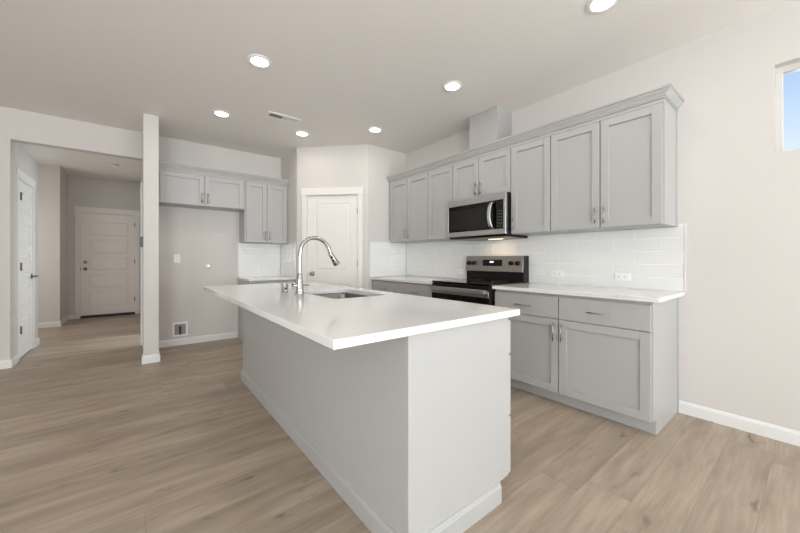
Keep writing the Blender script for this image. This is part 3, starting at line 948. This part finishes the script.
# backguard
bgd = MB(FS).box(RY0, RY1, 3.070, 3.165, 0.897, 1.180).build('backguard', 'black', rg, 0.004, 2)
pnl = MB(FS).uprism([(3.046, 1.012), (3.0695, 1.010), (3.0695, 1.180), (3.062, 1.180)], RY0 + 0.004, RY1 - 0.004).build('control_panel', 'steel', bgd, 0.001)
FCP = Frame((3.0525, 0, 0), (0, 1, 0), (1, 0, 0))
for y in (2.546, 2.470, 1.988, 1.913):
    k = MB(FCP).sweep([(y, 0.003, 1.104), (y, -0.006, 1.103), (y, -0.024, 1.101), (y, -0.027, 1.101)], [0.024, 0.024, 0.020, 0.017], 20).build('knob', 'black', pnl)
MB(FCP).box(2.098, 2.352, -0.002, 0.006, 1.070, 1.140).build('display', 'black_glass', pnl, 0.002)
b_ = MB(FCP)
for i, w_ in enumerate((0.012, 0.012, 0.012)):   # blurred clock read-out: three small lit strokes
    b_.box(2.205 + i * 0.018, 2.205 + i * 0.018 + w_, -0.0035, -0.0022, 1.108, 1.124)
b_.build('clock_digits', 'clock', pnl)

# ------------------------------------------------------------------ microwave
MX, MY0, MY1, MZ0, MZ1 = 2.768, 1.864, 2.621, 1.392, 1.798
mw = thing('microwave_oven', 'stainless over-the-range microwave with black window and curved handle', 'microwave', (2.97, (MY0 + MY1) / 2, MZ0 - 0.02))
MB(FS).box(MY0 + 0.002, MY1 - 0.002, MX + 0.030, XW - 0.014, MZ0 - 0.006, MZ1 - 0.0005).build('body', 'black', mw, 0.002)
b_ = MB(FS)
gy0, gy1, gz0, gz1 = 1.890, 2.608, 1.443, 1.728
b_.box(MY0, MY1, MX, MX + 0.0295, MZ0, gz0); b_.box(MY0, MY1, MX, MX + 0.0295, gz1, MZ1 - 0.001)
b_.box(MY0, gy0, MX, MX + 0.0295, gz0, gz1); b_.box(gy1, MY1, MX, MX + 0.0295, gz0, gz1)
fr = b_.build('front_frame', 'steel_bright', mw, 0.0015)
MB(FS).box(gy0, gy1, MX + 0.004, MX + 0.0295, gz0, gz1).build('front_glass', 'black_glass', mw)
MB(FS).box(2.068, 2.584, MX + 0.002, MX + 0.0039, gz0 + 0.022, gz1 - 0.045).build('door_window', 'oven_glass', mw)
cp = MB(FS).box(gy0 + 0.004, 1.972, MX + 0.002, MX + 0.0039, gz0 + 0.006, gz1 - 0.006).build('keypad', 'black', mw)
for r in range(6):
    for c in range(3):
        y, z = 1.912 + c * 0.021, 1.470 + r * 0.030
        MB(FS).box(y - 0.006, y + 0.006, MX + 0.0012, MX + 0.0019, z - 0.003, z + 0.003).build('button', 'gray_mark', cp)
MB(FS).box(1.904, 1.964, MX + 0.0012, MX + 0.0019, 1.665, 1.695).build('display', 'oven_glass', cp)
hp = spline([(2.008, MX + 0.002, 1.715), (2.013, MX - 0.030, 1.695), (2.020, MX - 0.046, 1.640), (2.023, MX - 0.050, 1.582), (2.020, MX - 0.046, 1.524), (2.013, MX - 0.030, 1.468), (2.008, MX + 0.002, 1.450)], 6)
b_ = MB(FS); bm = b_.bm
rings = []
for (y, x, z) in hp:
    rings.append([bm.verts.new(FS(y + s_ * 0.019, x + q * 0.006, z)) for s_, q in ((-1, -0.4), (-0.6, -1), (0.6, -1), (1, -0.4), (1, 1), (-1, 1))])
for i in range(len(rings) - 1):
    for k in range(6):
        bm.faces.new((rings[i][k], rings[i][(k + 1) % 6], rings[i + 1][(k + 1) % 6], rings[i + 1][k]))
bm.faces.new(rings[0]); bm.faces.new(rings[-1])
b_.build('handle', 'steel_bright', mw, 0.0015)
bt = MB(FS).uprism([(MX + 0.020, MZ0 - 0.0065), (MX + 0.035, MZ0 - 0.022), (XW - 0.014, MZ0 - 0.030), (XW - 0.014, MZ0 - 0.0065)], MY0 + 0.004, MY1 - 0.004).build('underside', 'black', mw, 0.001)
for y in (2.02, 2.46):
    MB(FS).box(y - 0.13, y + 0.13, 2.88, 3.00, MZ0 - 0.0295, MZ0 - 0.0235).build('grease_filter', 'steel', bt)
MB(FS).box(2.10, 2.26, 3.03, 3.08, MZ0 - 0.031, MZ0 - 0.0275).build('task_lamp', 'hood_lamp', bt)
ld = bpy.data.lights.new('cooktop_lamp', 'AREA'); ld.shape = 'RECTANGLE'; ld.size = 0.05; ld.size_y = 0.30; ld.energy = 0.55; ld.color = (1.0, 0.72, 0.42)
lo = bpy.data.objects.new('cooktop_lamp', ld); COL.objects.link(lo); lo.location = (2.99, 2.18, MZ0 - 0.036)

# ------------------------------------------------------------------ ceiling fixtures
def can_light():
    root = thing('recessed_light', '', 'ceiling light', (0, 0, CEIL), 'recessed ceiling lights')
    b_ = MB(); b_.ring_disc((0, 0), [(0.092, CEIL - 0.0005), (0.090, CEIL - 0.006), (0.070, CEIL - 0.010), (0.066, CEIL - 0.007), (0.066, CEIL - 0.0005)], 40)
    b_.build('trim_ring', 'plastic', root)
    MB().lathe((0, 0), [(0.0655, CEIL - 0.0035), (0.0655, CEIL - 0.0065)], 40).build('lens', 'lamp', root)
    return root


CANS = [((0.767, 2.790), 'largest round recessed ceiling light, above the near side of the island'),
        ((0.714, 4.051), 'recessed ceiling light left of the ceiling vent, nearest the post'),
        ((1.628, 4.061), 'recessed ceiling light just right of the ceiling vent'),
        ((2.283, 3.378), 'recessed ceiling light between the pantry wall and the gray duct chase'),
        ((2.269, 2.089), 'recessed ceiling light in front of the gray duct chase'),
        ((2.261, 0.828), 'recessed ceiling light cut by the photo top, over the right base cabinet')]
proto = can_light()
for i, ((x, y), lab) in enumerate(CANS):
    o = proto if i == 0 else copy_tree(proto)
    o.location = (x, y, CEIL); o['label'] = lab
    d = bpy.data.lights.new('can_lamp', 'AREA'); d.shape = 'DISK'; d.size = 0.12; d.energy = CAN_POWER; d.color = CAN_COLOR
    lo = bpy.data.objects.new('can_lamp', d); COL.objects.link(lo); lo.location = (x, y, CEIL - 0.013)

# supply vent
vt = thing('ceiling_vent', 'long rectangular white ceiling vent with louvers', 'vent', (1.281, 3.727, CEIL))
vx0, vx1, vy0, vy1, t_ = 1.095, 1.462, 3.660, 3.815, 0.030
b_ = MB()
b_.box(vx0, vx1, vy0, vy0 + t_, CEIL - 0.008, CEIL - 0.0005); b_.box(vx0, vx1, vy1 - t_, vy1, CEIL - 0.008, CEIL - 0.0005)
b_.box(vx0, vx0 + t_, vy0 + t_, vy1 - t_, CEIL - 0.008, CEIL - 0.0005); b_.box(vx1 - t_, vx1, vy0 + t_, vy1 - t_, CEIL - 0.008, CEIL - 0.0005)
b_.box((vx0 + vx1) / 2 - 0.006, (vx0 + vx1) / 2 + 0.006, vy0 + t_, vy1 - t_, CEIL - 0.008, CEIL - 0.0005)
b_.build('vent_frame', 'plastic', vt, 0.001)
MB().box(vx0 + t_, vx1 - t_, vy0 + t_, vy1 - t_, CEIL - 0.0015, CEIL - 0.0005).build('duct_opening', 'vent_dark', vt)
b_ = MB()
n_ = 12
for k in range(n_):
    for s_, xa, xb in ((1, vx0 + t_, (vx0 + vx1) / 2 - 0.006), (-1, (vx0 + vx1) / 2 + 0.006, vx1 - t_)):
        xc_ = xa + (k + 0.5) * (xb - xa) / n_
        b_.prism([(xc_ - 0.001, vy0 + t_), (xc_ + 0.001, vy0 + t_), (xc_ + 0.001, vy1 - t_), (xc_ - 0.001, vy1 - t_)], CEIL - 0.007, CEIL - 0.002)
        b_.bm.verts.ensure_lookup_table()
        for v in b_.bm.verts[-8:]:
            if v.co.z < CEIL - 0.004:
                v.co.x -= s_ * 0.006
b_.build('louvers', 'plastic', vt)

# smoke detector in the hall
sdm = thing('smoke_detector', 'round white smoke detector on the hall ceiling', 'smoke detector', (-0.321, 7.35, CEIL))
MB().lathe((-0.321, 7.35), [(0.070, CEIL - 0.0005), (0.070, CEIL - 0.010)]).build('mount_plate', 'plastic', sdm)
MB().lathe((-0.321, 7.35), [(0.064, CEIL - 0.0105), (0.064, CEIL - 0.030), (0.045, CEIL - 0.040), (0.010, CEIL - 0.042)]).build('body', 'plastic', sdm)
